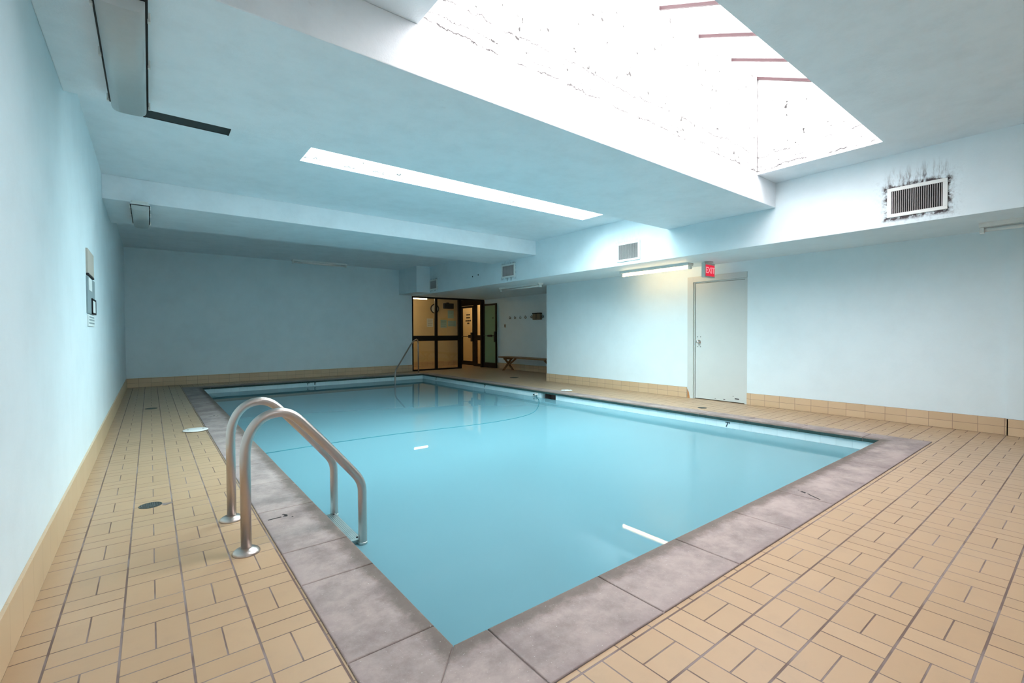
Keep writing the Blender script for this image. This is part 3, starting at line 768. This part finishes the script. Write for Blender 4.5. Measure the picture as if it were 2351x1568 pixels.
# vapour-tight fixtures under the two beams
def tight_fixture(x0, x1, y0, y1, ztop, label):
    t = thing('sealed_light', label, 'lamp', ((x0 + x1) / 2, (y0 + y1) / 2, ztop), 'sealed light fittings under the beams')
    zg = ztop - .045
    bm = BM(); bx(bm, x0 + .012, x1 - .012, y0 + .012, y1 - .012, zg, ztop, .012); bx(bm, x0, x1, y0, y1, zg - .006, zg + .012, .004)
    obj('tray', bm, 'white_enamel', t)
    bm = BM(); bx(bm, x0 - .002, x1 + .002, y0 - .002, y1 + .002, zg - .011, zg - .006); obj('gasket', bm, 'black_rubber', t)
    bm = BM(); n = 12; prof = []
    for k in range(n + 1):
        a = math.pi * k / n; prof.append(((x0 + x1) / 2 - (x1 - x0 - .016) / 2 * math.copysign(abs(math.cos(a)) ** .45, math.cos(a)), zg - .012 - .060 * math.sin(a) ** .6))
    prism(bm, prof, y0 + .012, y1 - .012, 'Y')
    for f in bm.faces: f.smooth = len(f.verts) == 4
    obj('diffuser', bm, 'lens_plastic', t)
    bm = BM()
    for dx in (-.035, .035): tube(bm, [((x0 + x1) / 2 + dx, y0 + .06, zg - .035), ((x0 + x1) / 2 + dx, y1 - .06, zg - .035)], .013, 10)
    split_obj('tube', bm, 'white_plastic', t)
    bm = BM()
    for dx in (-.035, .035): bx(bm, (x0 + x1) / 2 + dx - .014, (x0 + x1) / 2 + dx + .014, y0 + .03, y0 + .065, zg - .055, zg - .008)
    split_obj('rusty_socket', bm, 'rust', t)
    for yy in (y0 + .16, (y0 + y1) / 2, y1 - .04):
        for xx, sgn in ((x0, -1), (x1, 1)):
            bm = BM(); bx(bm, min(xx, xx + sgn * .012), max(xx, xx + sgn * .012), yy - .012, yy + .012, zg - .024, zg + .02, .002); obj('clip', bm, 'white_enamel', t)
tight_fixture(-.185, .012, 2.70, 4.00, 2.72, 'sealed strip light under the near beam at the left wall')
tight_fixture(-.165, .020, 7.10, 8.30, 2.745, 'smaller looking sealed strip light under the far beam')

# dark hatch in the ceiling bay
hb = thing('ceiling_hatch', 'dark grey strip hatch in the ceiling beyond the near beam', 'hatch', (.3, 4.8, ZC))
obj('panel', obox(.0, .60, 4.35, 5.10, ZC - .008, ZC), 'dark_hatch', hb)
bm = BM(); bx(bm, -.02, .0, 4.33, 5.12, ZC - .010, ZC); bx(bm, .60, .612, 4.33, 5.12, ZC - .010, ZC); bx(bm, -.02, .612, 5.10, 5.112, ZC - .010, ZC); obj('rim', bm, 'black_rubber', hb)

# ------------------------------------------------------------------ vent grilles on the bulkhead
def vent(yc, zc, w, h, label, n=24):
    t = thing('vent_grille', label, 'vent', (XB, yc, zc - h / 2), 'white framed grilles on the bulkhead')
    b_ = .036; x1, x0 = XB, XB - .014; ya, ybb, za, zb = yc - w / 2, yc + w / 2, zc - h / 2, zc + h / 2
    bm = BM()
    bx(bm, x0, x1, ya, ybb, zb - b_, zb, .003); bx(bm, x0, x1, ya, ybb, za, za + b_, .003)
    bx(bm, x0, x1, ya, ya + b_, za + b_, zb - b_); bx(bm, x0, x1, ybb - b_, ybb, za + b_, zb - b_)
    obj('frame', bm, 'white_enamel', t)
    obj('backing', obox(x1 - .002, x1 - .0005, ya + b_, ybb - b_, za + b_, zb - b_), 'black_rubber', t)
    o = None
    for k in range(n):
        y = ya + b_ + (w - 2 * b_) * (k + .5) / n
        if o is None:
            bm = BM(); bx(bm, x0 + .001, x1 - .002, y - .0022, y + .0022, za + b_, zb - b_); o = obj('slat', bm, 'vent_slat', t); yo = y; base = o.location.copy()
        else:
            c = o.copy(); COL.objects.link(c); c.parent = t; c.location = base + Vector((0, y - yo, 0))
vent(1.229, 2.520, .480, .310, 'largest looking vent grille on the bulkhead, ringed with soot')
vent(4.892, 2.492, .465, .315, 'vent grille above the lit fluorescent batten', 22)
vent(8.160, 2.524, .480, .295, 'vent grille above the bench alcove with drip marks', 18)
vent(11.590, 2.506, .420, .285, 'smallest looking vent grille beside the far corner', 14)
for y, lb in ((8.20, 'left drip mark below the vent above the alcove'), (8.06, 'right drip mark below the vent above the alcove')):
    bm = BM(); prism(bm, [(y - .02, 2.375), (y + .02, 2.375), (y + .012, 2.30), (y - .008, 2.30)], XB - .0012, XB - .0002, 'X')
    tag(obj('drip_stain', bm, 'slate_board'), lb, 'stain', 'drip marks on the bulkhead')
for y, z, lb in ((9.605, 2.539, 'small dark hole in the bulkhead, the left and lower of a pair'), (9.355, 2.556, 'small dark hole in the bulkhead, the right and upper of a pair')):
    bm = BM(); lathe(bm, [(.018, 0), (.018, -.004), (.010, -.005), (.001, -.003)], (XB, y, z), 14, 'X'); tag(obj('screw_hole', bm, 'black_rubber'), lb, 'hole', 'pair of holes in the bulkhead')

# ------------------------------------------------------------------ exit sign
ex = thing('exit_sign', 'small red lit EXIT sign hanging from the soffit above the grey door', 'sign', (7.09, 3.96, ZS))
bm = BM(); lathe(bm, [(.075, 0), (.075, -.010), (.055, -.022), (.001, -.022)], (7.09, 3.955, ZS), 32); obj('canopy', bm, 'exit_housing', ex)
obj('housing', obox(6.94, 7.24, 3.925, 3.985, 2.025, ZS - .020, .004), 'exit_housing', ex)
fc = obj('face', obox(6.962, 7.218, 3.919, 3.925, 2.045, 2.222), 'exit_red', ex)
obj('lettering', text_mesh('EXIT', .135, frame_mat((7.09, 3.918, 2.133), (1, 0, 0), (0, 0, 1)), .001, .002), 'exit_letter', fc)

# ------------------------------------------------------------------ bench and things in the alcove
be = thing('wooden_bench', 'long low brown wooden bench with crossed legs in the alcove', 'bench', (8.64, 10.4, 0))
SY0, SY1 = 9.0, 11.52
bm = BM()
for k in range(3): bx(bm, 8.44 + .137 * k, 8.44 + .137 * k + .128, SY0, SY1, .395, .43, .004)
obj('seat', bm, 'bench_wood', be)
bm = BM()
for yy in (SY0 + .25, SY1 - .25): bx(bm, 8.47, 8.81, yy - .02, yy + .02, .345, .395)
split_obj('batten', bm, 'bench_wood', be)
for yy in (SY0 + .25, SY1 - .25):
    for sg in (-1, 1):
        bm = BM(); cx = 8.64
        prism(bm, [(cx - sg * .17 - .035, .01), (cx - sg * .17 + .035, .01), (cx + sg * .17 + .035, .395), (cx + sg * .17 - .035, .395)], yy + (.0 if sg > 0 else -.04), yy + (.04 if sg > 0 else .0), 'Y'); obj('leg', bm, 'bench_wood', be)
    bm = BM(); sg = -1 if yy > 10 else 1
    prism(bm, [(yy, .19), (yy + sg * .03, .16), (yy + sg * .38, .36), (yy + sg * .36, .395)], 8.62, 8.66, 'X'); obj('brace', bm, 'bench_wood', be)

def hook(y, z, label):
    t = thing('coat_hook', label, 'hook', (XA, y, z), 'row of hooks on the alcove wall')
    bm = BM(); bx(bm, XA - .006, XA, y - .014, y + .014, z - .03, z + .03, .002); obj('plate', bm, 'steel_dull', t)
    bm = BM(); tube(bm, bez([(XA - .004, y, z + .0), (XA - .055, y, z - .035), (XA - .065, y, z + .03)], .03, 6), .008, 10); tube(bm, [(XA - .004, y, z + .01), (XA - .05, y, z + .055)], .007, 8)
    obj('prong', bm, 'black_rubber', t)
hy = [(11.53, 'coat hook nearest the open glass door'), (11.28, 'second coat hook from the open glass door'), (11.02, 'third coat hook from the open glass door'), (10.77, 'fourth coat hook, just before the gap in the row'), (10.49, 'coat hook touching the left brown dispenser'), (9.99, 'last coat hook of the row, nearest the wall corner')]
for y, lb in hy: hook(y, 1.615, lb)
for y, lb in ((10.32, 'left of two small brown boxes fixed among the coat hooks'), (10.12, 'right of two small brown boxes fixed among the coat hooks')):
    t = thing('wall_dispenser', lb, 'box', (XA, y, 1.53), 'two brown boxes on the alcove wall')
    obj('case', obox(XA - .09, XA, y - .07, y + .07, 1.53, 1.72, .02), 'amber_plastic', t)
    obj('lid', obox(XA - .095, XA, y - .073, y + .073, 1.70, 1.735, .008), 'black_rubber', t)
t = thing('light_switch', 'small switch plate on the alcove wall beside the open door', 'switch', (XA, 11.83, 1.33))
obj('plate', obox(XA - .008, XA, 11.79, 11.87, 1.32, 1.44, .003), 'tan_board', t)
obj('toggle', obox(XA - .016, XA - .008, 11.815, 11.845, 1.345, 1.415, .002), 'black_rubber', t)

# things on the hall wall
ck = thing('wall_clock', 'round black-rimmed clock on the hall wall behind the screen', 'clock', (7.925, YH, 2.015))
bm = BM(); lathe(bm, [(.165, 0), (.165, -.03), (.150, -.04), (.135, -.03), (.135, -.012)], (7.925, YH, 2.015), 40, 'Y'); obj('rim', bm, 'black_rubber', ck)
bm = BM(); lathe(bm, [(.136, -.010), (.136, -.016)], (7.925, YH, 2.015), 40, 'Y'); obj('dial', bm, 'paper', ck)
bm = BM(); bx(bm, 7.920, 7.930, YH - .020, YH - .017, 2.02, 2.10); bx(bm, 7.915, 8.0, YH - .020, YH - .017, 2.008, 2.018); split_obj('hand', bm, 'ink', ck)
bb = thing('wall_speaker', 'black rectangular box high on the hall wall above the notices', 'speaker', (8.44, YH, 2.05))
obj('cabinet', obox(8.27, 8.64, YH - .12, YH, 2.03, 2.22, .006), 'black_rubber', bb); obj('bracket', obox(8.40, 8.50, YH - .03, YH, 2.22, 2.25), 'black_metal', bb)
def sheet(name, x0, x1, z0, z1, label, mat='paper_blue', lines=4):
    t = thing(name, label, 'notice', ((x0 + x1) / 2, YH, z0), 'notices on the hall wall')
    obj('page', obox(x0, x1, YH - .004, YH, z0, z1), mat, t)
    bm = BM()
    for k in range(lines): z = z1 - (z1 - z0) * (k + 1) / (lines + 1); bx(bm, x0 + .03, x1 - .03 - .02 * (k % 2), YH - .0048, YH - .004, z - .006, z + .006)
    obj('print', bm, 'slate_board', t)
sheet('paper_notice', 7.62, 7.86, 1.37, 1.67, 'pale notice on the hall wall below the clock', 'paper')
sheet('paper_notice', 8.46, 8.70, 1.69, 1.97, 'blue notice directly under the black box')
sheet('paper_notice', 8.16, 8.41, 1.35, 1.63, 'blue notice lower left of the three under the black box')
sheet('paper_notice', 8.46, 8.79, 1.40, 1.60, 'wide blue notice lower right of the three under the black box')

# ------------------------------------------------------------------ notices on the left wall
t = thing('wall_sign', 'tan sign at the top of the notices on the left wall', 'sign', (XL, 5.56, 1.67))
obj('board', obox(XL, XL + .014, 5.31, 5.84, 1.675, 1.885, .002), 'tan_board', t)
obj('lower_edge', obox(XL, XL + .018, 5.31, 5.80, 1.658, 1.674), 'ink', t)
t = thing('notice_board', 'slate blue notice board with two white pages under the tan sign', 'notice board', (XL, 5.6, 1.33))
obj('backing', obox(XL, XL + .012, 5.29, 5.92, 1.335, 1.650, .002), 'slate_board', t)
obj('page', obox(XL + .012, XL + .015, 5.36, 5.62, 1.535, 1.640), 'paper', t)
obj('page', obox(XL + .012, XL + .017, 5.62, 5.90, 1.350, 1.46), 'paper', t)
bm = BM(); bx(bm, XL + .010, XL + .02, 5.57, 5.62, 1.34, 1.47); bx(bm, XL + .010, XL + .02, 5.90, 5.93, 1.34, 1.47); bx(bm, XL + .010, XL + .02, 5.57, 5.93, 1.46, 1.475); bx(bm, XL + .010, XL + .02, 5.57, 5.93, 1.335, 1.35)
obj('page_frame', bm, 'ink', t)
t = thing('wall_sign', 'pale sign with dark lines of print at the bottom of the left wall notices', 'sign', (XL, 5.6, 1.225))
obj('board', obox(XL, XL + .010, 5.33, 5.86, 1.225, 1.325, .001), 'paper', t)
bm = BM()
for z, w_ in ((1.305, .20), (1.280, .22), (1.252, .22)): bx(bm, XL + .010, XL + .012, 5.60 - w_, 5.60 + w_, z - .006, z + .006)
obj('print', bm, 'slate_board', t)
